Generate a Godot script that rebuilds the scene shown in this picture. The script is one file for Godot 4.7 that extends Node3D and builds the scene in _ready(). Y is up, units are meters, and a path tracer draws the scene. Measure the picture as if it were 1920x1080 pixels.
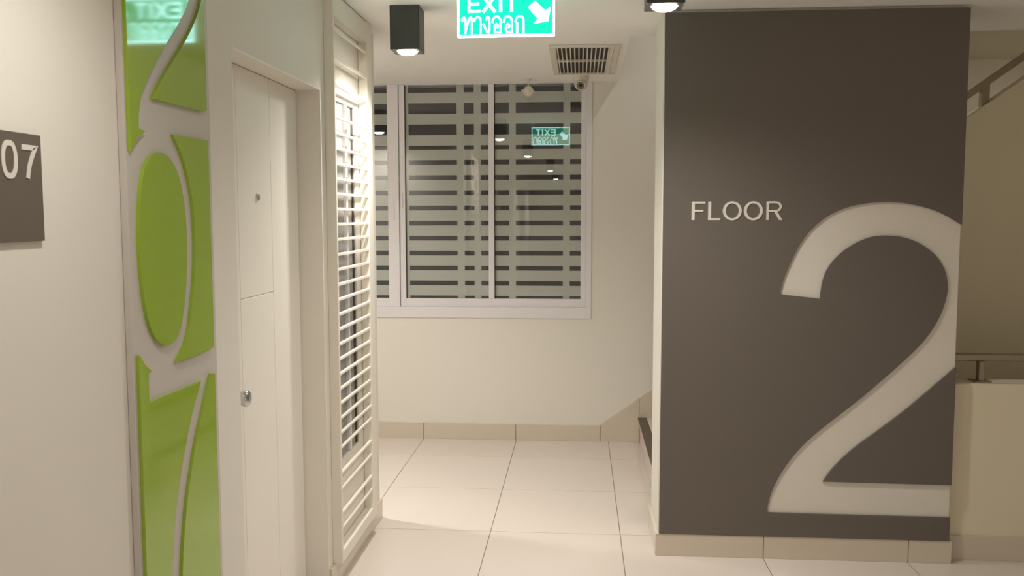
extends Node3D
# A hotel corridor at night: room door and louvre screen on the left, a stair lobby with a window ahead, a floor-number panel on the right.
# x to the right, y up, the corridor runs along -z.

const CEIL := 2.360        # ceiling height
const WALL := -0.985       # face of the left wall
const BACK := -5.775       # face of the window wall
const WARM := Color(1.0, 0.985, 0.962)

var M := {}
var used := {}

# ---------------------------------------------------------------- helpers
func mat(c: Color, rough := 0.7, spec := 0.5, metal := 0.0) -> StandardMaterial3D:
	var m := StandardMaterial3D.new()
	m.albedo_color = c
	m.roughness = rough
	m.metallic = metal
	m.metallic_specular = spec
	return m

func glow(c: Color, energy: float) -> StandardMaterial3D:
	var m := mat(c, 0.4)
	m.emission_enabled = true
	m.emission = c
	m.emission_energy_multiplier = energy
	return m

func rgb(r: int, g: int, b: int) -> Color:
	return Color(r / 255.0, g / 255.0, b / 255.0)

func mb() -> SurfaceTool:
	var st := SurfaceTool.new()
	st.begin(Mesh.PRIMITIVE_TRIANGLES)
	return st

func tri(st: SurfaceTool, a: Vector3, b: Vector3, c: Vector3, na: Vector3, nb: Vector3, nc: Vector3) -> void:
	if (b - a).cross(c - a).dot(na + nb + nc) > 0.0:     # front faces run clockwise
		var t := b; b = c; c = t
		t = nb; nb = nc; nc = t
	st.set_normal(na); st.add_vertex(a)
	st.set_normal(nb); st.add_vertex(b)
	st.set_normal(nc); st.add_vertex(c)

func quad(st: SurfaceTool, a: Vector3, b: Vector3, c: Vector3, d: Vector3, n: Vector3) -> void:
	tri(st, a, b, c, n, n, n)
	tri(st, a, c, d, n, n, n)

func face_of(st: SurfaceTool, pts: Array, out: Vector3) -> void:
	var n: Vector3 = (pts[1] - pts[0]).cross(pts[2] - pts[0]).normalized()
	if n.dot(out) < 0.0:
		n = -n
	for i in range(1, pts.size() - 1):
		tri(st, pts[0], pts[i], pts[i + 1], n, n, n)

# a box between two corners, edges chamfered by r
func bx(st: SurfaceTool, p: Vector3, q: Vector3, r := 0.0) -> void:
	var c := (p + q) / 2.0
	var h := (q - p).abs() / 2.0
	r = minf(r, 0.45 * minf(h.x, minf(h.y, h.z)))
	for ax in 3:
		var u := (ax + 1) % 3
		var v := (ax + 2) % 3
		for s in [-1.0, 1.0]:
			var corners := []
			for k in [[-1, -1], [1, -1], [1, 1], [-1, 1]]:
				var w := Vector3()
				w[ax] = s * h[ax]
				w[u] = k[0] * (h[u] - r)
				w[v] = k[1] * (h[v] - r)
				corners.append(c + w)
			var n := Vector3()
			n[ax] = s
			quad(st, corners[0], corners[1], corners[2], corners[3], n)
	if r <= 0.0:
		return
	for ax in 3:                                            # the twelve chamfers run along ax
		var u := (ax + 1) % 3
		var v := (ax + 2) % 3
		for su in [-1.0, 1.0]:
			for sv in [-1.0, 1.0]:
				var e := []
				for k in [[-1.0, 0], [1.0, 0], [1.0, 1], [-1.0, 1]]:
					var w := Vector3()
					w[ax] = k[0] * (h[ax] - r)
					w[u] = su * (h[u] - (r if k[1] == 0 else 0.0))
					w[v] = sv * (h[v] - (0.0 if k[1] == 0 else r))
					e.append(c + w)
				var n := Vector3()
				n[u] = su
				n[v] = sv
				quad(st, e[0], e[1], e[2], e[3], n.normalized())
	for sx in [-1.0, 1.0]:
		for sy in [-1.0, 1.0]:
			for sz in [-1.0, 1.0]:
				var s := Vector3(sx, sy, sz)
				var n := s.normalized()
				var i := h - Vector3.ONE * r
				tri(st, c + s * Vector3(h.x, i.y, i.z), c + s * Vector3(i.x, h.y, i.z), c + s * Vector3(i.x, i.y, h.z), n, n, n)

# points with gentle turns become a curve; sharp corners stay
func curve(pts: PackedVector2Array, closed := true, steps := 4, limit := 30.0) -> PackedVector2Array:
	var n := pts.size()
	var out := PackedVector2Array()
	var soft := []
	for i in n:
		var a := pts[i] - pts[(i + n - 1) % n]
		var b := pts[(i + 1) % n] - pts[i]
		soft.append(absf(rad_to_deg(a.angle_to(b))) < limit and (closed or (i > 0 and i < n - 1)))
	for i in (n if closed else n - 1):
		var p := pts[i]
		var q := pts[(i + 1) % n]
		var d := (q - p).length()
		var tp := (q - p)
		var tq := (q - p)
		if soft[i]:
			tp = (q - pts[(i + n - 1) % n]).normalized() * d
		if soft[(i + 1) % n]:
			tq = (pts[(i + 2) % n] - p).normalized() * d
		var m := steps if (soft[i] or soft[(i + 1) % n]) else 1
		for k in m:
			var t := float(k) / m
			var t2 := t * t
			var t3 := t2 * t
			out.append(p * (2 * t3 - 3 * t2 + 1) + tp * (t3 - 2 * t2 + t) + q * (-2 * t3 + 3 * t2) + tq * (t3 - t2))
	if not closed:
		out.append(pts[n - 1])
	return out

# a flat outline (u, v) given thickness along w: frame maps (u, v, w) to the world
func prism(st: SurfaceTool, poly: PackedVector2Array, frame: Transform3D, depth: float) -> void:
	var idx := Geometry2D.triangulate_polygon(poly)
	var n := poly.size()
	var up := frame.basis.z.normalized()
	for i in range(0, idx.size(), 3):
		var f := []
		var b := []
		for k in 3:
			var p := poly[idx[i + k]]
			f.append(frame * Vector3(p.x, p.y, depth))
			b.append(frame * Vector3(p.x, p.y, 0))
		tri(st, f[0], f[1], f[2], up, up, up)
		tri(st, b[0], b[1], b[2], -up, -up, -up)
	var area := 0.0
	for i in n:
		area += poly[i].cross(poly[(i + 1) % n])
	var side := 1.0 if area > 0.0 else -1.0
	for i in n:
		var p := poly[i]
		var q := poly[(i + 1) % n]
		var e := (q - p) * side
		var nn := (frame.basis * Vector3(e.y, -e.x, 0)).normalized()
		quad(st, frame * Vector3(p.x, p.y, 0), frame * Vector3(q.x, q.y, 0), frame * Vector3(q.x, q.y, depth), frame * Vector3(p.x, p.y, depth), nn)

# a pen stroke of width w along points, as a solid of the given depth
func stroke(st: SurfaceTool, pts: PackedVector2Array, w: float, frame: Transform3D, depth: float, closed := false) -> void:
	var n := pts.size()
	var l := PackedVector2Array()
	var r := PackedVector2Array()
	for i in n:
		var a := pts[i] - pts[i - 1] if i > 0 else (pts[0] - pts[n - 1] if closed else pts[1] - pts[0])
		var b := pts[i + 1] - pts[i] if i < n - 1 else (pts[0] - pts[n - 1] if closed else pts[n - 1] - pts[n - 2])
		var na := Vector2(-a.y, a.x).normalized()
		var nb := Vector2(-b.y, b.x).normalized()
		var m := (na + nb).normalized()
		var len := w / 2.0 / maxf(0.45, m.dot(na))
		l.append(pts[i] + m * len)
		r.append(pts[i] - m * len)
	var up := frame.basis.z.normalized()
	for i in (n if closed else n - 1):
		var j := (i + 1) % n
		for z in [0.0, depth]:
			quad(st, frame * Vector3(l[i].x, l[i].y, z), frame * Vector3(l[j].x, l[j].y, z), frame * Vector3(r[j].x, r[j].y, z), frame * Vector3(r[i].x, r[i].y, z), up if z > 0.0 else -up)
		for s in [[l, 1.0], [r, -1.0]]:
			var p: Vector2 = s[0][i]
			var q: Vector2 = s[0][j]
			var d := (q - p).normalized()
			quad(st, frame * Vector3(p.x, p.y, 0), frame * Vector3(q.x, q.y, 0), frame * Vector3(q.x, q.y, depth), frame * Vector3(p.x, p.y, depth), (frame.basis * Vector3(-d.y * s[1], d.x * s[1], 0)).normalized())
	if not closed:
		for e in [[0, 1], [n - 1, n - 2]]:
			var d := frame.basis * Vector3(pts[e[0]].x - pts[e[1]].x, pts[e[0]].y - pts[e[1]].y, 0)
			quad(st, frame * Vector3(l[e[0]].x, l[e[0]].y, 0), frame * Vector3(r[e[0]].x, r[e[0]].y, 0), frame * Vector3(r[e[0]].x, r[e[0]].y, depth), frame * Vector3(l[e[0]].x, l[e[0]].y, depth), d.normalized())

# profile of (radius, height) turned round the frame's z axis
func lathe(st: SurfaceTool, prof: PackedVector2Array, frame: Transform3D, seg := 32) -> void:
	var norms := []
	for i in prof.size():
		var a := prof[maxi(i - 1, 0)]
		var b := prof[mini(i + 1, prof.size() - 1)]
		norms.append(Vector2(b.y - a.y, a.x - b.x).normalized())
	for k in seg:
		var t := [TAU * k / seg, TAU * (k + 1) / seg]
		for i in prof.size() - 1:
			var p := []
			var n := []
			for j in [[i, 0], [i + 1, 0], [i + 1, 1], [i, 1]]:
				var a: float = t[j[1]]
				p.append(frame * Vector3(prof[j[0]].x * cos(a), prof[j[0]].x * sin(a), prof[j[0]].y))
				n.append((frame.basis * Vector3(norms[j[0]].x * cos(a), norms[j[0]].x * sin(a), norms[j[0]].y)).normalized())
			if prof[i].x > 1e-6:
				tri(st, p[0], p[1], p[3], n[0], n[1], n[3])
			if prof[i + 1].x > 1e-6:
				tri(st, p[1], p[2], p[3], n[1], n[2], n[3])

func numbered(called: String) -> String:
	used[called] = used.get(called, -1) + 1
	return called if used[called] == 0 else "%s_%03d" % [called, used[called]]

func obj(called: String, st: SurfaceTool, m: Material, parent: Node3D = null) -> MeshInstance3D:
	var o := MeshInstance3D.new()
	o.mesh = st.commit()
	o.material_override = m
	o.cast_shadow = GeometryInstance3D.SHADOW_CASTING_SETTING_ON
	if parent == null:
		o.name = numbered(called)
		add_child(o, true)
	else:
		var k := 0
		var full := called
		while parent.has_node(NodePath(full)):
			k += 1
			full = "%s_%03d" % [called, k]
		o.name = full
		parent.add_child(o, true)
	return o

func box(called: String, p: Vector3, q: Vector3, m: Material, parent: Node3D = null, r := 0.0) -> MeshInstance3D:
	var st := mb()
	bx(st, p, q, r)
	return obj(called, st, m, parent)

func tag(o: Node3D, label: String, category := "", group := "") -> void:
	o.set_meta("label", label)
	if category:
		o.set_meta("category", category)
	if group:
		o.set_meta("group", group)

func thing(called: String, at: Vector3, label: String, category: String, group := "") -> Node3D:
	var o := Node3D.new()
	o.name = numbered(called)
	add_child(o)
	o.position = at
	tag(o, label, category, group)
	return o

func struct(called: String, st: SurfaceTool, m: Material, label: String) -> MeshInstance3D:
	var o := obj(called, st, m)
	o.set_meta("kind", "structure")
	o.set_meta("label", label)
	return o

func shell(called: String, label: String) -> Node3D:
	var o := Node3D.new()
	o.name = numbered(called)
	add_child(o)
	o.set_meta("kind", "structure")
	o.set_meta("label", label)
	return o

func pv(a: Array) -> PackedVector2Array:
	var p := PackedVector2Array()
	for i in range(0, a.size(), 2):
		p.append(Vector2(a[i], a[i + 1]))
	return p

# plane of the left wall: u runs down the corridor (-z), v up, w out of the wall (+x)
func on_left(x: float) -> Transform3D:
	return Transform3D(Basis(Vector3(0, 0, -1), Vector3(0, 1, 0), Vector3(1, 0, 0)), Vector3(x, 0, 0))

func on_front(z: float) -> Transform3D:
	return Transform3D(Basis.IDENTITY, Vector3(0, 0, z))

# ---------------------------------------------------------------- the scene
func _ready() -> void:
	var cam := Camera3D.new()
	cam.name = "camera"
	cam.fov = 36.34
	cam.position = Vector3(0, 1.5, 0)
	cam.rotation_degrees = Vector3(-4.72, 4.4, -0.08)
	cam.near = 0.05
	cam.far = 60.0
	add_child(cam)
	cam.current = true

	var env := Environment.new()
	env.background_mode = Environment.BG_COLOR
	env.background_color = Color(0.03, 0.03, 0.035)
	env.tonemap_mode = Environment.TONE_MAPPER_LINEAR
	env.tonemap_exposure = 0.97
	env.sdfgi_enabled = true
	env.ssao_enabled = true
	env.ssil_enabled = true
	var we := WorldEnvironment.new()
	we.name = "world"
	we.environment = env
	add_child(we)

	materials()
	room()
	tiles()
	stairs()
	window_wall()
	door()
	louver()
	number_panel()
	room_sign()
	floor_panel()
	rails()
	lamps()
	exit_sign()
	fittings()

func materials() -> void:
	M.wall = mat(rgb(232, 227, 217), 0.82, 0.35)
	M.cream = mat(rgb(232, 222, 196), 0.82, 0.35)
	M.slab_shaded = mat(rgb(192, 186, 164), 0.85, 0.3)  # landing underside: shade put into the colour, darker than the ceiling
	M.ceiling = mat(rgb(245, 243, 238), 0.85, 0.3)
	M.white = mat(rgb(240, 234, 224), 0.45)
	M.door = mat(rgb(240, 234, 224), 0.4)
	M.louver = mat(rgb(240, 233, 220), 0.4)
	M.alu = mat(rgb(232, 228, 230), 0.35)
	M.rubber = mat(rgb(40, 38, 36), 0.8)
	M.tile = mat(rgb(220, 208, 198), 0.11)
	M.base = mat(rgb(214, 202, 184), 0.07)
	M.grout = mat(rgb(122, 110, 98), 0.9)
	M.strip = mat(rgb(184, 187, 178), 0.9, 0.2)
	M.frost = mat(rgb(152, 150, 144), 0.25)
	M.dim = mat(rgb(96, 92, 82), 0.3)
	M.panel = mat(rgb(108, 100, 92), 0.6, 0.4)
	M.letter = mat(rgb(226, 220, 210), 0.45)
	M.green = mat(rgb(150, 182, 36), 0.07, 0.68)
	M.board = mat(rgb(205, 198, 190), 0.5)
	M.black = mat(rgb(66, 65, 61), 0.45)
	M.sign = mat(rgb(104, 96, 84), 0.4)
	M.steel = mat(rgb(150, 140, 120), 0.32, 0.5, 0.9)
	M.chrome = mat(rgb(200, 200, 200), 0.12, 0.5, 1.0)
	M.nosing = mat(rgb(96, 86, 72), 0.6)
	M.lens = mat(rgb(20, 20, 20), 0.1)
	M.lens_ring = mat(rgb(120, 112, 96), 0.3)
	M.plastic = mat(rgb(222, 214, 200), 0.4)
	M.dark = mat(rgb(70, 65, 58), 0.8)
	M.glass = mat(Color(1, 1, 1, 0.02), 0.0, 0.5)
	M.glass.transparency = BaseMaterial3D.TRANSPARENCY_ALPHA
	M.bulb = glow(Color(1.0, 0.96, 0.9), 40.0)
	M.exit_green = glow(Color(0.0, 0.93, 0.72), 1.0)
	M.exit_white = glow(Color(0.74, 1.0, 1.0), 7.0)

func room() -> void:
	var st := mb()
	bx(st, Vector3(-2.75, -0.2, -6.0), Vector3(3.35, -0.0015, 6.35))
	struct("floor", st, M.grout, "pale polished floor of large square tiles")

	st = mb()                                               # corridor and lobby ceiling; open over the stairs
	bx(st, Vector3(-2.75, CEIL, -4.35), Vector3(3.35, CEIL + 0.2, 6.35))
	bx(st, Vector3(-2.75, CEIL, -5.95), Vector3(0.24, CEIL + 0.2, -4.35))
	struct("ceiling", st, M.ceiling, "flat white painted ceiling over the corridor and lobby")
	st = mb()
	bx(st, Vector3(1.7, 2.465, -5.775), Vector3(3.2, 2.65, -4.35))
	struct("ceiling", st, M.slab_shaded, "underside of the upper landing above the stairs")
	st = mb()
	bx(st, Vector3(0.1, 3.7, -5.95), Vector3(3.35, 3.85, -4.2))
	struct("ceiling", st, M.ceiling, "high ceiling of the stairwell")

	st = mb()                                               # left wall with the doorway and the louvre niche
	var x0 := WALL - 0.15
	bx(st, Vector3(x0, 0, -2.461), Vector3(WALL, CEIL, 6.2))
	bx(st, Vector3(x0, 1.978, -3.311), Vector3(WALL, CEIL, -2.461))
	bx(st, Vector3(x0, 0, -3.40), Vector3(WALL, CEIL, -3.311))
	bx(st, Vector3(x0, 0, -3.985), Vector3(WALL, 0.12, -3.40))
	bx(st, Vector3(x0, 2.28, -3.985), Vector3(WALL, CEIL, -3.40))
	bx(st, Vector3(x0, 0, -4.2), Vector3(WALL, CEIL, -3.985))
	bx(st, Vector3(-2.6, 0, -4.2), Vector3(x0, CEIL, -4.05))
	struct("wall_left", st, M.wall, "cream corridor wall on the left with a doorway")

	st = mb()
	bx(st, Vector3(-2.75, 0, -5.95), Vector3(3.35, 0.819, BACK))
	bx(st, Vector3(0.079, 0.819, -5.95), Vector3(3.35, CEIL, BACK))
	bx(st, Vector3(-2.75, 0.819, -5.95), Vector3(-2.2, CEIL, BACK))
	bx(st, Vector3(0.24, CEIL, -5.95), Vector3(3.35, 3.7, BACK))
	struct("wall_back", st, M.wall, "cream wall around the wide sliding window")

	st = mb()
	bx(st, Vector3(-2.75, 0, -5.775), Vector3(-2.6, CEIL, -4.05))
	struct("wall_lobby", st, M.wall, "cream side wall of the window lobby")
	st = mb()
	bx(st, Vector3(3.2, 0, -5.775), Vector3(3.35, 3.7, 6.2))
	struct("wall_right", st, M.wall, "cream wall closing the lobby on the right")
	st = mb()
	bx(st, Vector3(-1.135, 0, 6.2), Vector3(3.35, CEIL, 6.35))
	struct("wall_front", st, M.wall, "cream wall at the near end of the corridor")
	st = mb()
	bx(st, Vector3(0.09, CEIL + 0.2, -4.35), Vector3(3.35, 3.7, -4.2))
	bx(st, Vector3(0.09, CEIL + 0.2, -5.775), Vector3(0.24, 3.7, -4.35))
	struct("wall_stairwell", st, M.wall, "upper wall of the stairwell above the ceiling")

	st = mb()
	bx(st, Vector3(0.352, 0, -4.185), Vector3(1.595, CEIL, -3.826))
	struct("wall_center", st, M.wall, "free-standing cream wall that carries the grey floor panel")
	st = mb()
	bx(st, Vector3(1.595, 0, -3.99), Vector3(3.2, 0.776, -3.868), 0.004)
	struct("wall_parapet", st, M.cream, "low cream parapet wall under the short handrail")

func tiles() -> void:
	var fl: Node3D = get_node("floor")
	var xs := [-2.6, -2.277, -1.66, -1.043, -0.416, 0.198, 0.81, 1.424, 2.04, 2.66, 3.2]
	var zs := [-5.775, -5.345, -4.70, -4.055, -3.41, -2.765, -2.12]
	var near := mb()
	for j in 20:
		var z0: float = zs[j] if j < 7 else -2.12 + 0.645 * (j - 6)
		var z1: float = zs[j + 1] if j < 6 else minf(6.2, -2.12 + 0.645 * (j - 5))
		if z1 - z0 < 0.02:
			continue
		for i in 10:
			if xs[i + 1] < -1.0 and z0 > -4.2:
				continue
			var p := Vector3(xs[i] + 0.0016, -0.006, z0 + 0.002)
			var q := Vector3(xs[i + 1] - 0.0016, 0.0, z1 - 0.002)
			if z0 > -4.21 and p.x < WALL:
				p.x = WALL
			if j < 5:
				box("tile", p, q, M.tile, fl, 0.0006)
			else:
				bx(near, p, q, 0.0012)
	var o := obj("tile_field", near, M.tile, fl)
	o.set_meta("kind", "stuff")

	# skirting of beige tiles
	var bb := shell("baseboard_back", "beige tile skirting under the window, rising beside the stairs")
	var cut := [-2.6, -2.28, -1.66, -1.042, -0.42, 0.143]
	box("grout", Vector3(-2.6, 0.0, BACK), Vector3(0.39, 0.104, BACK + 0.008), M.grout, bb)
	for i in 5:
		box("tile", Vector3(cut[i] + 0.0018, 0.0, BACK), Vector3(cut[i + 1] - 0.0018, 0.108, BACK + 0.012), M.base, bb, 0.001)
	var st := mb()
	prism(st, pv([0.1448, 0.0, 0.399, 0.0, 0.399, 0.298, 0.1448, 0.115]), on_front(BACK), 0.012)
	obj("tile", st, M.base, bb)
	for i in 4:
		var a := 0.401 + 0.55 * i
		var b := a + 0.548
		st = mb()
		prism(st, pv([a, maxf(0.02, 0.70 * (a - 0.62)), b, 0.70 * (b - 0.62), b, 0.018 + 0.70 * b, a, 0.018 + 0.70 * a]), on_front(BACK), 0.012)
		obj("tile", st, M.base, bb)

	var bl := shell("baseboard_left", "beige tile skirting below the louvre screen")
	for s in [[-3.40, -3.318], [-3.985, -3.402], [-4.212, -3.987]]:
		box("tile", Vector3(WALL, 0.0, s[0]), Vector3(WALL + 0.012, 0.1, s[1]), M.base, bl, 0.001)
	box("tile", Vector3(-1.6, 0, -4.212), Vector3(WALL, 0.1, -4.2), M.base, bl, 0.001)
	for s in [[-2.455, -1.822], [-1.82, -1.19], [-1.188, -0.56]]:
		box("tile", Vector3(WALL, 0.0, s[0]), Vector3(WALL + 0.012, 0.1, s[1]), M.base, bl, 0.001)

	var bc := shell("baseboard_center", "beige tile skirting round the wall below the grey panel")
	box("grout", Vector3(0.342, 0.0, -3.826), Vector3(1.603, 0.098, -3.813), M.grout, bc)
	for s in [[0.34, 0.808], [0.811, 1.423], [1.426, 1.605]]:
		box("tile", Vector3(s[0], 0.0, -3.826), Vector3(s[1], 0.1, -3.809), M.base, bc, 0.001)
	box("tile", Vector3(0.34, 0.0, -4.19), Vector3(0.352, 0.1, -3.8265), M.base, bc, 0.001)

	var bp := shell("baseboard_parapet", "beige tile skirting below the low parapet wall")
	for s in [[1.605, 2.04], [2.042, 2.66], [2.662, 3.2]]:
		box("tile", Vector3(s[0], 0.0, -3.868), Vector3(s[1], 0.108, -3.857), M.base, bp, 0.001)

func stairs() -> void:
	var t := thing("staircase", Vector3(0.40, 0, -5.1), "tiled stair flight climbing right behind the grey panel, dark nosing strip on the first step", "stairs")
	var o := t.position
	for k in 9:
		var x := 0.402 + 0.236 * k
		var y := 0.165 * (k + 1)
		var end := 2.54 if k < 8 else 3.2
		var st := mb()
		bx(st, Vector3(x, y - 0.165, -5.762) - o, Vector3(end, y - 0.02, -4.61) - o)
		var step := obj("step", st, M.tile, t)
		box("tread", Vector3(x - 0.012, y - 0.02, -5.762) - o, Vector3(end if k == 8 else x + 0.238, y, -4.61) - o, M.tile, step, 0.002)
		box("nosing", Vector3(x - 0.0125, y - 0.004, -5.762) - o, Vector3(x + 0.046, y + 0.002, -4.61) - o, M.nosing, step, 0.001)

	# sloped parapet beside the flight
	var st2 := mb()
	prism(st2, pv([0.46, 0.0, 3.2, 0.0, 3.2, 2.912, 0.46, 0.953]), on_front(-4.60), 0.10)
	struct("wall_slope", st2, M.cream, "sloped cream parapet rising beside the stairs")

func window_wall() -> void:
	var w := shell("window_1", "wide white sliding window with frosted stripes on night-dark glass")
	var z := BACK
	var bot := 0.819
	# outer frame
	box("frame", Vector3(-2.2, bot, z - 0.10), Vector3(0.079, 0.893, z + 0.008), M.alu, w, 0.003)
	box("frame", Vector3(0.040, 0.893, z - 0.10), Vector3(0.079, CEIL, z + 0.008), M.alu, w, 0.003)
	box("frame", Vector3(-2.2, 0.893, z - 0.10), Vector3(-2.16, CEIL, z + 0.008), M.alu, w, 0.003)
	box("frame", Vector3(-2.16, CEIL - 0.004, z - 0.10), Vector3(0.04, CEIL, z - 0.002), M.alu, w, 0.001)
	# sashes: left one slides in front
	for s in [[-2.16, -1.196, 0.0], [-1.194, 0.040, -0.014]]:
		var zz: float = z + s[2]
		var st := mb()
		var l: float = s[0]
		var r: float = s[1]
		var lw := 0.037 if s[2] < 0.0 else 0.05
		var rw := 0.032 if s[2] < 0.0 else 0.074
		bx(st, Vector3(l, 0.893, zz - 0.035), Vector3(l + lw, CEIL - 0.004, zz), 0.002)
		bx(st, Vector3(r - rw, 0.893, zz - 0.035), Vector3(r, CEIL - 0.004, zz), 0.002)
		bx(st, Vector3(l + lw, 0.893, zz - 0.035), Vector3(r - rw, 0.948, zz), 0.002)
		obj("sash", st, M.alu, w)
	box("mullion", Vector3(-0.600, 0.948, z - 0.049), Vector3(-0.562, CEIL - 0.004, z - 0.012), M.alu, w, 0.002)
	# panes with their frosted strips
	var gz := z - 0.032
	for p in [[-2.11, -1.27], [-1.157, -0.600], [-0.562, 0.008]]:
		var a: float = p[0]
		var b: float = p[1]
		var pane := box("pane", Vector3(a, 0.948, gz - 0.006), Vector3(b, CEIL - 0.004, gz), M.glass, w)
		box("gasket", Vector3(a, 0.948, gz), Vector3(a + 0.004, CEIL - 0.004, gz + 0.004), M.rubber, w)
		var h0 := []
		for k in 14:
			var top := 2.308 - 0.1382 * k if k < 3 else 1.936 - 0.1002 * (k - 3)
			var low := maxf(top - 0.069, 0.95)
			if top > 0.96:
				box("frosted_strip", Vector3(a, low, gz - 0.0085), Vector3(b, top, gz - 0.007), M.strip, pane)
		for v in [[-1.16, -1.135], [-0.812, -0.764], [-0.698, -0.653], [-0.466, -0.421], [-0.109, -0.064], [-1.62, -1.575], [-1.85, -1.80]]:
			if v[0] > a - 0.01 and v[1] < b:
				box("frosted_strip", Vector3(maxf(a, v[0]), 0.95, gz - 0.0105), Vector3(v[1], CEIL - 0.004, gz - 0.009), M.strip, pane)
	# latches on the meeting stiles
	var st2 := mb()
	bx(st2, Vector3(-1.245, 1.47, z - 0.002), Vector3(-1.229, 1.60, z + 0.007), 0.002)
	bx(st2, Vector3(-1.188, 1.55, z - 0.014), Vector3(-1.174, 1.65, z - 0.006), 0.002)
	obj("latch", st2, M.alu, w)

func door() -> void:
	var d := shell("door_1", "white flush room door with fine grooves set back in the left wall")
	var x := -1.075
	box("frame", Vector3(x - 0.05, 0.0, -3.311), Vector3(x - 0.004, 1.978, -3.296), M.door, d)
	box("frame", Vector3(x - 0.05, 0.0, -3.311), Vector3(WALL + 0.002, 1.978, -3.307), M.door, d)
	box("frame", Vector3(x - 0.05, 1.974, -3.307), Vector3(WALL + 0.002, 1.978, -2.461), M.door, d)
	var leaf := box("leaf", Vector3(x - 0.045, 0.004, -3.300), Vector3(x - 0.0035, 1.972, -2.463), M.door, d)
	for p in [[-2.706, -2.463, 0.004, 1.972], [-3.008, -2.7085, 1.2355, 1.972], [-3.008, -2.7085, 0.004, 1.232], [-3.300, -3.0105, 0.004, 1.972]]:
		box("panel", Vector3(x - 0.0035, p[2], p[0]), Vector3(x, p[3], p[1]), M.door, leaf, 0.0012)
	var st := mb()
	var f := Transform3D(Basis(Vector3(0, 0, -1), Vector3(0, 1, 0), Vector3(1, 0, 0)), Vector3(x, 1.562, -2.873))
	lathe(st, pv([0.0, 0.004, 0.006, 0.004, 0.0065, 0.006, 0.011, 0.006, 0.0125, 0.004, 0.013, 0.0]), f, 24)
	obj("peephole", st, M.chrome, leaf)
	st = mb()
	f.origin = Vector3(x, 0.932, -2.632)
	lathe(st, pv([0.030, 0.0, 0.030, 0.004, 0.016, 0.006, 0.013, 0.014, 0.016, 0.022, 0.024, 0.026, 0.027, 0.034, 0.026, 0.043, 0.020, 0.050, 0.010, 0.053, 0.0, 0.054]), f, 36)
	obj("knob", st, M.chrome, leaf)

func louver() -> void:
	# window at the back of the niche
	var w := shell("window_2", "narrow service window with grey glass behind the white louvre screen")
	var bk := -0.9865
	var st := mb()
	bx(st, Vector3(bk - 0.02, 0.12, -3.985), Vector3(bk, 0.487, -3.40))
	bx(st, Vector3(bk - 0.02, 1.968, -3.985), Vector3(bk, 2.28, -3.40))
	bx(st, Vector3(bk - 0.02, 0.487, -3.985), Vector3(bk, 1.968, -3.82))
	bx(st, Vector3(bk - 0.02, 0.487, -3.47), Vector3(bk, 1.968, -3.40))
	obj("frame", st, M.white, w)
	box("mullion", Vector3(bk - 0.02, 0.487, -3.688), Vector3(bk + 0.004, 1.968, -3.664), M.alu, w, 0.002)
	box("pane", Vector3(bk - 0.02, 0.487, -3.664), Vector3(bk - 0.010, 1.968, -3.47), M.frost, w)
	box("pane", Vector3(bk - 0.02, 0.487, -3.798), Vector3(bk - 0.010, 1.968, -3.688), M.frost, w)
	box("gasket", Vector3(bk - 0.02, 0.487, -3.82), Vector3(bk - 0.006, 1.968, -3.798), M.dark, w)

	var at := Vector3(-0.945, 0.1, -3.68)
	var t := thing("louver_screen", at, "tall white louvre screen of thin horizontal bars beside the room door", "louver screen")
	var b := WALL
	var f := -0.945
	box("stile", Vector3(b, 0.101, -3.389) - at, Vector3(f, CEIL, -3.372) - at, M.louver, t, 0.002)
	box("stile", Vector3(b, 0.101, -3.988) - at, Vector3(f, CEIL, -3.902) - at, M.louver, t, 0.002)
	box("rail", Vector3(b, 2.266, -3.902) - at, Vector3(f, CEIL - 0.004, -3.389) - at, M.louver, t, 0.002)
	box("rail", Vector3(b, 0.101, -3.902) - at, Vector3(f, 0.152, -3.389) - at, M.louver, t, 0.002)
	var hs := [2.223, 2.111, 2.008, 1.886]
	for k in 22:
		hs.append(1.824 - 0.0596 * k)
	hs.append_array([0.469, 0.405, 0.304, 0.242])
	for h in hs:
		box("slat", Vector3(f - 0.014, h - 0.0055, -3.902) - at, Vector3(f - 0.001, h + 0.0055, -3.389) - at, M.louver, t, 0.0015)

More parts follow.
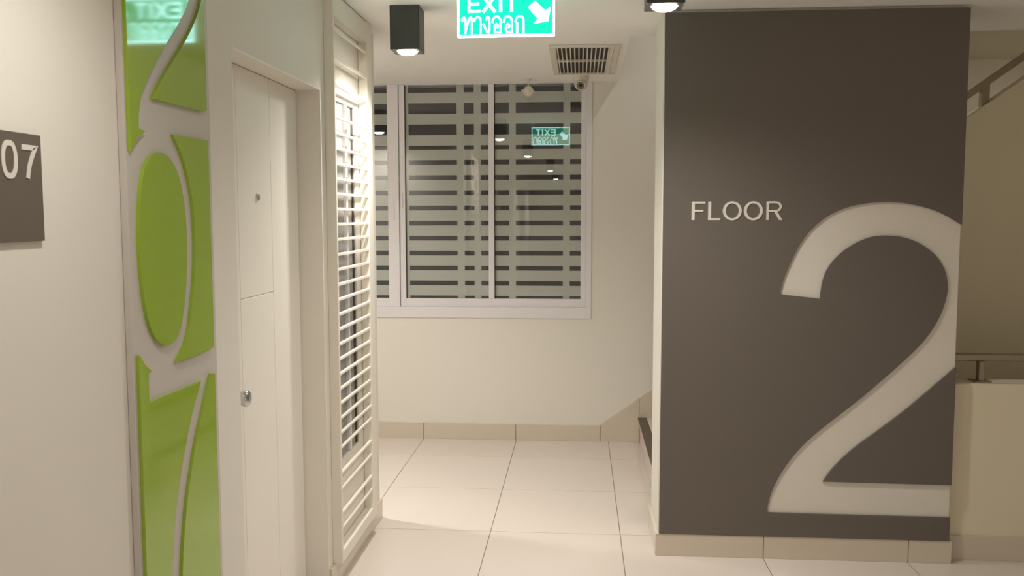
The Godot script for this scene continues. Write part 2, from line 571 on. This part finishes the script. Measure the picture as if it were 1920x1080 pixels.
func number_panel() -> void:
	var at := Vector3(WALL, 0.0, -2.04)
	var t := thing("room_number_panel", at, "tall glossy green wall strip with big cut-out room number 207 on white backing", "sign")
	box("backing_board", Vector3(WALL + 0.001, 0.101, -2.262) - at, Vector3(-0.968, CEIL - 0.002, -1.824) - at, M.board, t, 0.001)
	var pieces := [
		[1.831, 2.35, 1.831, 1.639, 1.843, 1.651, 1.857, 1.664, 1.879, 1.677, 1.896, 1.687, 1.869, 1.691, 1.869, 1.704, 1.871, 1.722, 1.877, 1.743, 1.885, 1.763, 1.901, 1.785, 1.926, 1.816, 1.953, 1.844, 1.985, 1.874, 2.018, 1.906, 2.063, 1.945, 2.097, 1.979, 2.121, 2.004, 2.138, 2.030, 2.152, 2.08, 2.158, 2.14, 2.156, 2.20, 2.144, 2.26, 2.12, 2.31, 2.09, 2.35],
		[2.226, 1.771, 2.193, 1.765, 1.937, 1.764, 1.952, 1.780, 1.976, 1.805, 2.002, 1.829, 2.051, 1.872, 2.090, 1.905, 2.130, 1.942, 2.168, 1.982, 2.196, 2.018, 2.211, 2.046, 2.226, 2.085],
		[2.031, 1.691, 2.156, 1.693, 2.228, 1.695, 2.228, 1.157, 2.166, 1.153, 2.085, 1.150, 2.011, 1.151, 2.043, 1.174, 2.069, 1.198, 2.089, 1.232, 2.103, 1.275, 2.120, 1.329, 2.130, 1.385, 2.134, 1.449, 2.127, 1.533, 2.114, 1.572, 2.097, 1.611, 2.074, 1.648],
		[1.911, 1.627, 1.937, 1.641, 1.964, 1.645, 1.992, 1.642, 2.018, 1.630, 2.048, 1.604, 2.070, 1.560, 2.082, 1.510, 2.087, 1.450, 2.083, 1.385, 2.072, 1.320, 2.055, 1.265, 2.036, 1.228, 2.014, 1.208, 1.984, 1.199, 1.955, 1.201, 1.928, 1.212, 1.903, 1.233, 1.882, 1.266, 1.866, 1.320, 1.857, 1.385, 1.855, 1.440, 1.860, 1.505, 1.870, 1.560, 1.887, 1.602],
		[1.834, 1.196, 1.841, 1.192, 1.856, 1.174, 1.888, 1.151, 1.872, 1.148, 1.872, 1.114, 1.873, 1.083, 1.945, 1.083, 2.047, 1.081, 2.142, 1.081, 2.118, 1.050, 2.090, 1.016, 2.061, 0.969, 2.033, 0.918, 2.005, 0.856, 1.981, 0.794, 1.965, 0.721, 1.952, 0.648, 1.942, 0.55, 1.936, 0.42, 1.935, 0.103, 1.832, 0.103],
		[2.228, 1.085, 2.204, 1.089, 2.184, 1.062, 2.158, 1.022, 2.130, 0.978, 2.099, 0.926, 2.070, 0.865, 2.045, 0.806, 2.027, 0.742, 2.013, 0.681, 2.004, 0.61, 1.998, 0.50, 1.995, 0.40, 1.995, 0.103, 2.226, 0.103],
	]
	for p in pieces:
		var st := mb()
		var fr := on_left(-0.968)
		fr.origin -= at
		prism(st, curve(pv(p)), fr, 0.0085)
		obj("green_panel", st, M.green, t)

func room_sign() -> void:
	var at := Vector3(WALL, 1.455, -1.4)
	var t := thing("room_sign", at, "small dark grey room sign with pale number on the wall left of the green strip", "sign")
	box("plate", Vector3(WALL, 1.455, -1.541) - at, Vector3(-0.977, 1.646, -1.25) - at, M.sign, t, 0.001)
	var fr := on_left(-0.977)
	fr.origin -= at
	var zero := PackedVector2Array()
	for k in 32:
		var a := TAU * k / 32
		var c := cos(a)
		var s := sin(a)
		zero.append(Vector2(1.4485 + 0.0170 * signf(c) * pow(absf(c), 0.8), 1.5975 + 0.0285 * signf(s) * pow(absf(s), 0.9)))
	var st := mb()
	stroke(st, zero, 0.0095, fr, 0.0015, true)
	obj("digit", st, M.letter, t)
	st = mb()
	stroke(st, curve(pv([1.483, 1.6215, 1.5215, 1.6215, 1.512, 1.606, 1.503, 1.588, 1.4975, 1.567]), false, 4, 45.0), 0.0095, fr, 0.0015)
	obj("digit", st, M.letter, t)
	st = mb()
	stroke(st, curve(pv([1.374, 1.611, 1.378, 1.621, 1.388, 1.6265, 1.400, 1.624, 1.407, 1.614, 1.404, 1.602, 1.394, 1.590, 1.376, 1.5735, 1.411, 1.5735]), false, 4, 50.0), 0.0095, fr, 0.0015)
	obj("digit", st, M.letter, t)

func floor_panel() -> void:
	var at := Vector3(0.97, 0.1, -3.826)
	var t := thing("floor_number_panel", at, "large dark grey wall panel with raised white floor numeral two and small lettering", "sign")
	# dark sheets stand proud of a white board; the numeral is the opening between them
	tag(box("backing_board", Vector3(0.357, 0.102, -3.826) - at, Vector3(1.591, 2.346, -3.817) - at, M.letter, t, 0.001), "white board showing through as the large numeral two")
	var fr := on_front(-3.817)
	fr.origin -= at
	var outer := [0.356, 0.101, 1.592, 0.101, 1.592, 0.204, 0.821, 0.207, 0.824, 0.242, 0.838, 0.299, 0.867, 0.366, 0.911, 0.439, 0.969, 0.512, 1.041, 0.581, 1.126, 0.653, 1.201, 0.717, 1.272, 0.782, 1.372, 0.878, 1.453, 0.965, 1.495, 1.029, 1.526, 1.097, 1.542, 1.163, 1.544, 1.204, 1.534, 1.257, 1.507, 1.310, 1.466, 1.353, 1.408, 1.389, 1.345, 1.409, 1.289, 1.414, 1.232, 1.409, 1.176, 1.388, 1.121, 1.354, 1.077, 1.312, 1.049, 1.271, 1.032, 1.224, 1.025, 1.178, 1.022, 1.145, 0.853, 1.163, 0.867, 1.223, 0.894, 1.294, 0.926, 1.364, 0.965, 1.423, 1.020, 1.478, 1.082, 1.516, 1.149, 1.539, 1.222, 1.551, 1.307, 1.554, 1.391, 1.544, 1.477, 1.521, 1.533, 1.495, 1.592, 1.459, 1.592, 2.347, 0.356, 2.347]
	var wedge := [1.592, 0.858, 1.512, 0.783, 1.388, 0.668, 1.273, 0.573, 1.193, 0.510, 1.135, 0.455, 1.092, 0.406, 1.056, 0.351, 1.592, 0.347]
	var st := mb()
	prism(st, curve(pv(outer)), fr, 0.012)
	tag(obj("panel", st, M.panel, t), "dark grey sheet around the numeral")
	st = mb()
	prism(st, curve(pv(wedge)), fr, 0.012)
	tag(obj("panel", st, M.panel, t), "dark grey wedge under the numeral's diagonal")
	fr = on_front(-3.805)
	fr.origin -= at
	# FLOOR: cap height 0.075, stems 0.013, thin bars 0.008
	var x0 := 0.476
	var y0 := 1.479
	var h := 0.079
	for k in 5:
		st = mb()
		if k == 0:
			bx(st, Vector3(x0, y0, -3.805) - at, Vector3(x0 + 0.0125, y0 + h, -3.800) - at)
			bx(st, Vector3(x0 + 0.0125, y0 + h - 0.0085, -3.805) - at, Vector3(x0 + 0.0565, y0 + h, -3.800) - at)
			bx(st, Vector3(x0 + 0.0125, y0 + 0.0365, -3.805) - at, Vector3(x0 + 0.049, y0 + 0.0445, -3.800) - at)
		elif k == 1:
			bx(st, Vector3(x0 + 0.069, y0, -3.805) - at, Vector3(x0 + 0.0815, y0 + h, -3.800) - at)
			bx(st, Vector3(x0 + 0.0815, y0, -3.805) - at, Vector3(x0 + 0.120, y0 + 0.0085, -3.800) - at)
		elif k < 4:
			var c := Vector2(x0 + 0.170 + 0.088 * (k - 2), y0 + h / 2.0)
			ring(st, c, Vector2(0.0395, h / 2.0 + 0.001), Vector2(0.0275, h / 2.0 - 0.008), fr, 0.005)
		else:
			var rx := x0 + 0.3125
			bx(st, Vector3(rx, y0, -3.805) - at, Vector3(rx + 0.010, y0 + h, -3.800) - at)
			stroke(st, curve(pv([rx + 0.010, y0 + h - 0.004, rx + 0.040, y0 + h - 0.004, rx + 0.053, y0 + h - 0.009, rx + 0.0595, y0 + h - 0.0215, rx + 0.053, y0 + h - 0.035, rx + 0.040, y0 + h - 0.040, rx + 0.010, y0 + h - 0.040]), false, 4, 50.0), 0.0088, fr, 0.005)
			prism(st, pv([rx + 0.031, y0 + 0.037, rx + 0.043, y0 + 0.037, rx + 0.0675, y0, rx + 0.0535, y0]), fr, 0.0048)
		obj("letter", st, M.letter, t)

func ring(st: SurfaceTool, c: Vector2, a: Vector2, b: Vector2, fr: Transform3D, depth: float) -> void:
	var n := 40
	for i in n:
		var q := []
		var nn := []
		for k in [i, i + 1]:
			var d: Vector2 = Vector2(cos(TAU * k / n), sin(TAU * k / n))
			q.append([c + a * d, c + b * d])
			nn.append(d)
		for z in [0.0, depth]:
			quad(st, fr * Vector3(q[0][0].x, q[0][0].y, z), fr * Vector3(q[1][0].x, q[1][0].y, z), fr * Vector3(q[1][1].x, q[1][1].y, z), fr * Vector3(q[0][1].x, q[0][1].y, z), fr.basis.z if z > 0.0 else -fr.basis.z)
		for s in 2:
			var m: Vector2 = (nn[0] + nn[1]).normalized() * (1.0 if s == 0 else -1.0)
			quad(st, fr * Vector3(q[0][s].x, q[0][s].y, 0), fr * Vector3(q[1][s].x, q[1][s].y, 0), fr * Vector3(q[1][s].x, q[1][s].y, depth), fr * Vector3(q[0][s].x, q[0][s].y, depth), fr.basis * Vector3(m.x, m.y, 0))

func rails() -> void:
	var at := Vector3(1.745, 0.776, -3.93)
	var t := thing("handrail", at, "short level brown metal handrail on the low parapet right of the grey panel", "handrail")
	box("bar", Vector3(1.597, 0.868, -3.95) - at, Vector3(3.2, 0.898, -3.91) - at, M.steel, t, 0.003)
	for x in [1.745, 2.75]:
		box("post", Vector3(x - 0.012, 0.78, -3.945) - at, Vector3(x + 0.012, 0.868, -3.915) - at, M.steel, t, 0.002)
		box("flange", Vector3(x - 0.035, 0.776, -3.965) - at, Vector3(x + 0.035, 0.782, -3.895) - at, M.steel, t, 0.001)

	# sloped rail: 0.715 rise per metre, on the parapet beside the flight
	at = Vector3(1.99, 2.05, -4.55)
	t = thing("handrail", at, "sloped brown metal handrail climbing on the stair parapet at upper right", "handrail")
	var st := mb()
	var fr := on_front(-4.57)
	fr.origin -= at
	prism(st, pv([0.46, 1.037, 3.19, 2.989, 3.19, 3.025, 0.46, 1.073]), fr, 0.04)
	obj("bar", st, M.steel, t)
	for x in [0.7, 1.985, 2.9]:
		st = mb()
		prism(st, pv([x - 0.018, 0.952 + 0.715 * (x - 0.478), x + 0.018, 0.952 + 0.715 * (x - 0.442), x + 0.018, 1.045 + 0.715 * (x - 0.442), x - 0.018, 1.045 + 0.715 * (x - 0.478)]), fr, 0.035)
		obj("post", st, M.steel, t)

func downlight(x: float, z: float, label: String, energy: float, top := CEIL) -> void:
	var at := Vector3(x, top, z)
	var t := thing("downlight", at, label, "ceiling lamp")
	var s := 0.061
	var hgt := 0.178
	var st := mb()
	for k in 4:                                             # four sheet walls and a top
		var d := Vector3(1, 0, 0).rotated(Vector3.UP, PI / 2 * k)
		var e := Vector3(0, 0, 1).rotated(Vector3.UP, PI / 2 * k)
		var a := d * s + e * s
		var b := d * (s - 0.003) - e * s
		bx(st, Vector3(minf(a.x, b.x), -hgt, minf(a.z, b.z)), Vector3(maxf(a.x, b.x), 0, maxf(a.z, b.z)), 0.0008)
	# bottom plate with a round hole
	var n := 48
	for i in n:
		var p := []
		for k in [i, i + 1]:
			var a: float = TAU * k / n
			var c := Vector2(cos(a), sin(a))
			var o := c / maxf(absf(c.x), absf(c.y)) * (s - 0.002)
			p.append([Vector3(c.x * 0.045, 0, c.y * 0.045), Vector3(o.x, 0, o.y)])
		for y in [-hgt + 0.001, -hgt + 0.004]:
			var v := Vector3(0, y, 0)
			quad(st, p[0][0] + v, p[1][0] + v, p[1][1] + v, p[0][1] + v, Vector3.DOWN if y < -hgt + 0.002 else Vector3.UP)
	obj("housing", st, M.black, t)
	st = mb()
	lathe(st, pv([0.002, 0.006, 0.0025, 0.0035, 0.0, 0.003]), Transform3D(Basis(Vector3(1, 0, 0), Vector3(0, 1, 0), Vector3(0, 0, 1)), Vector3(0, -0.012, s)), 12)
	obj("screw", st, M.chrome, t)
	st = mb()
	var f := Transform3D(Basis(Vector3(1, 0, 0), Vector3(0, 0, 1), Vector3(0, -1, 0)), Vector3(0, -hgt + 0.006, 0))
	lathe(st, pv([0.0, 0.020, 0.015, 0.019, 0.028, 0.016, 0.038, 0.011, 0.0435, 0.004, 0.0445, -0.004, 0.0, -0.004]), f, 40)
	obj("bulb", st, M.bulb, t)
	var l := SpotLight3D.new()
	l.name = "beam"
	l.light_color = WARM
	l.light_energy = energy
	l.light_size = 0.04
	l.spot_angle = 78.0
	l.spot_angle_attenuation = 1.0
	l.spot_range = 14.0
	l.spot_attenuation = 2.0
	l.shadow_enabled = true
	l.rotation_degrees = Vector3(-90, 0, 0)
	l.position = Vector3(0, -hgt - 0.02, 0)
	t.add_child(l)

func lamps() -> void:
	downlight(-0.72, -3.69, "black box downlight on the ceiling beside the louvre screen, fully in view", 2.1)
	downlight(0.274, -2.98, "black box downlight cut by the top edge near the grey panel", 1.9)
	downlight(-1.65, -4.42, "black box downlight in the window lobby hidden behind the louvre wall", 2.5)
	downlight(-0.60, -1.4, "black box downlight of the corridor just before the green strip", 0.55)
	downlight(-0.45, 1.9, "black box downlight farther back down the corridor", 2.0)
	downlight(-0.45, 4.9, "black box downlight at the near end of the corridor", 2.0)
	downlight(2.0, 0.9, "added fill light in a black box, out of view right of the corridor", 5.0)  # added fill, out of view: lifts the parapet and right side
	downlight(0.95, -5.2, "added fill light in a black box, unseen high up in the stairwell", 0.8, 3.7)  # added fill, unseen: brightens the back wall in the stair void
	downlight(2.85, -5.2, "added fill light in a black box, unseen under the upper landing", 0.22, 2.465)  # added fill, unseen: brightens the wall behind the sloped rail

func exit_sign() -> void:
	var at := Vector3(-0.2745, CEIL, -3.295)
	var t := thing("exit_sign", at, "lit green exit sign with white arrow hanging from the ceiling", "exit sign")
	var zf := -3.289
	var zb := -3.301
	var L := -0.454
	var R := -0.095
	var B := 2.158
	var T := 2.324
	box("mount", Vector3(-0.42, T, zb - 0.004) - at, Vector3(-0.13, CEIL, zf + 0.004) - at, M.plastic, t, 0.002)
	box("plate", Vector3(L + 0.007, B + 0.007, zb) - at, Vector3(R - 0.007, T - 0.007, zf) - at, M.exit_green, t)
	var st := mb()
	bx(st, Vector3(L, B, zb - 0.001) - at, Vector3(R, B + 0.0085, zf + 0.001) - at, 0.001)
	bx(st, Vector3(L, T - 0.0085, zb - 0.001) - at, Vector3(R, T, zf + 0.001) - at, 0.001)
	bx(st, Vector3(L, B + 0.0085, zb - 0.001) - at, Vector3(L + 0.0085, T - 0.0085, zf + 0.001) - at, 0.001)
	bx(st, Vector3(R - 0.0085, B + 0.0085, zb - 0.001) - at, Vector3(R, T - 0.0085, zf + 0.001) - at, 0.001)
	obj("border", st, M.exit_white, t)
	# strokes in units of 1/4430 m, y down from the Thai line's top
	var u := 0.000226
	var k := 0.9
	var thai := [
		[238, 352, 236, 310, 262, 284, 284, 312, 286, 540], [288, 505, 350, 300, 376, 282, 392, 312, 392, 540],
		[432, 352, 446, 304, 484, 280, 520, 294, 534, 340, 534, 540],
		[634, 336, 628, 300, 652, 280, 676, 300, 678, 500, 664, 528, 640, 512, 580, 388],
		[730, 376, 744, 312, 792, 276, 840, 296, 862, 352, 864, 522, 770, 522, 768, 424, 796, 396, 822, 424, 806, 462],
		[915, 376, 929, 312, 977, 276, 1025, 296, 1047, 352, 1049, 522, 955, 522, 953, 424, 981, 396, 1007, 424, 991, 462],
		[1132, 540, 1132, 384, 1108, 356, 1132, 300, 1180, 276, 1226, 300, 1236, 356, 1236, 540],
	]
	var eng := [
		[530, 0, 348, 0, 348, 188, 530, 188], [348, 92, 515, 92],
		[575, -18, 775, 205], [775, -18, 575, 205],
		[865, -18, 865, 205],
		[950, 0, 1135, 0], [1042, 0, 1042, 205],
	]
	for side in 2:
		var fr := Transform3D(Basis.IDENTITY, Vector3(0, 0, zf) - at)
		if side == 1:
			# the far face reads the right way round for someone walking from the window
			fr = Transform3D(Basis(Vector3(-1, 0, 0), Vector3(0, 1, 0), Vector3(0, 0, -1)), Vector3(-0.439 - 0.205, 0, zb) - at)
		for s in thai:
			st = mb()
			var p := PackedVector2Array()
			for i in range(0, s.size(), 2):
				p.append(Vector2(-0.454 + (s[i] - 155) * u, 2.170 + (540 - s[i + 1]) * u * 1.02))
			stroke(st, curve(p, false, 3, 75.0), 0.0068, fr, 0.001)
			obj("letter", st, M.exit_white, t)
		var done := []
		for g in [[0, 1], [2, 3], [4], [5, 6]]:
			st = mb()
			for i in g:
				var s = eng[i]
				var p := PackedVector2Array()
				for j in range(0, s.size(), 2):
					p.append(Vector2(-0.454 + (s[j] - 155) * u, 2.246 + (205 - s[j + 1]) * 0.000272))
				stroke(st, p, 0.0112 if i in [4, 6, 2, 3] else 0.0095, fr, 0.001 + 0.0001 * (i % 2))
			obj("letter", st, M.exit_white, t)
		st = mb()
		var arrow := PackedVector2Array()
		var a := [1310, 135, 1425, 35, 1590, 190, 1680, 130, 1640, 360, 1405, 400, 1465, 320]
		for i in range(0, a.size(), 2):
			arrow.append(Vector2(-0.454 + (a[i] - 155) * u, 2.246 + (205 - a[i + 1]) * u))
		prism(st, arrow, Transform3D(Basis.IDENTITY, Vector3(0, 0, zf if side == 0 else zb - 0.001) - at), 0.001)
		obj("arrow", st, M.exit_white, t)
		var l := AreaLight3D.new()
		l.name = "sign_light"
		l.area_size = Vector2(0.35, 0.16)
		l.light_color = Color(0.5, 1.0, 0.95)
		l.light_energy = 0.001
		l.area_range = 10.0
		l.shadow_enabled = true
		l.position = Vector3(-0.2745, 2.241, zf + 0.004 if side == 0 else zb - 0.004) - at
		l.rotation_degrees = Vector3(0, 180.0 if side == 0 else 0.0, 0)
		t.add_child(l, true)

func fittings() -> void:
	# ceiling vent
	var at := Vector3(0.02, CEIL, -4.965)
	var t := thing("air_vent", at, "square white ceiling air vent with thin fins in front of the window", "air vent")
	var l := -0.16
	var r := 0.202
	var n := -4.52
	var f := -5.41
	var d := CEIL - 0.014
	var st := mb()
	bx(st, Vector3(l, d, n - 0.03) - at, Vector3(r, CEIL, n) - at, 0.003)
	bx(st, Vector3(l, d, f) - at, Vector3(r, CEIL, f + 0.03) - at, 0.003)
	bx(st, Vector3(l, d, f + 0.03) - at, Vector3(l + 0.034, CEIL, n - 0.03) - at, 0.003)
	bx(st, Vector3(r - 0.052, d, f + 0.03) - at, Vector3(r - 0.030, CEIL, n - 0.03) - at, 0.003)
	bx(st, Vector3(r - 0.030, d + 0.004, f + 0.03) - at, Vector3(r, CEIL, n - 0.03) - at, 0.003)
	obj("frame", st, M.plastic, t)
	box("duct", Vector3(l + 0.02, CEIL - 0.0022, f + 0.02) - at, Vector3(r - 0.02, CEIL - 0.0008, n - 0.02) - at, M.dark, t)
	for k in 13:
		var x := l + 0.042 + (r - l - 0.098) * k / 12.0
		box("fin", Vector3(x - 0.0035, CEIL - 0.013, f + 0.03) - at, Vector3(x + 0.0035, CEIL - 0.004, n - 0.03) - at, M.plastic, t, 0.0008)
	box("crossbar", Vector3(l + 0.034, d, -4.955) - at, Vector3(r - 0.052, CEIL - 0.003, -4.932) - at, M.plastic, t, 0.001)

	# turret camera
	at = Vector3(0.004, CEIL, -5.52)
	t = thing("security_camera", at, "small cream turret security camera on the ceiling at the window corner", "camera")
	var down := Transform3D(Basis(Vector3(1, 0, 0), Vector3(0, 0, 1), Vector3(0, -1, 0)), Vector3.ZERO)
	st = mb()
	lathe(st, pv([0.050, 0.0, 0.050, 0.012, 0.047, 0.030, 0.040, 0.042, 0.0, 0.042]), down, 36)
	obj("base", st, M.plastic, t)
	st = mb()
	var prof := PackedVector2Array()
	for k in 17:
		var a := PI * k / 16.0
		prof.append(Vector2(0.041 * sin(a), -0.041 * cos(a)))
	var aim := Vector3(-0.06, -0.45, 1).normalized()
	var side := Vector3.UP.cross(aim).normalized()
	var eye := Transform3D(Basis(side, aim.cross(side), aim), Vector3(0, -0.050, 0.004))
	lathe(st, prof, eye, 32)
	obj("eyeball", st, M.plastic, t)
	st = mb()
	lathe(st, pv([0.031, 0.025, 0.031, 0.043, 0.026, 0.044, 0.024, 0.040]), eye, 32)
	obj("bezel", st, M.plastic, t)
	st = mb()
	lathe(st, pv([0.0245, 0.0395, 0.010, 0.0405, 0.0, 0.0405]), eye, 28)
	obj("lens", st, M.lens_ring, t)
	st = mb()
	lathe(st, pv([0.010, 0.0405, 0.009, 0.043, 0.0, 0.045]), eye, 20)
	obj("glass_eye", st, M.lens, t)

	# round sensor hanging before the glass
	at = Vector3(-0.327, CEIL, -5.62)
	t = thing("ceiling_sensor", at, "small round grey sensor hanging on a thin stem before the right window pane", "sensor")
	st = mb()
	lathe(st, pv([0.016, 0.0, 0.016, 0.006, 0.004, 0.009, 0.004, 0.05, 0.0, 0.05]), down, 20)
	obj("stem", st, M.plastic, t)
	st = mb()
	var fw := Transform3D(Basis.IDENTITY, Vector3(0, -0.078, -0.012))
	lathe(st, pv([0.0, -0.004, 0.026, -0.002, 0.033, 0.004, 0.034, 0.014, 0.031, 0.020, 0.027, 0.021, 0.026, 0.018, 0.016, 0.020, 0.015, 0.023, 0.0, 0.025]), fw, 32)
	obj("head", st, M.plastic, t)
	st = mb()
	bx(st, Vector3(-0.043, -0.082, -0.004), Vector3(-0.034, -0.066, 0.006), 0.001)
	obj("clip", st, M.plastic, t)
	st = mb()
	bx(st, Vector3(0.034, -0.086, -0.004), Vector3(0.041, -0.074, 0.006), 0.001)
	obj("clip", st, M.plastic, t)
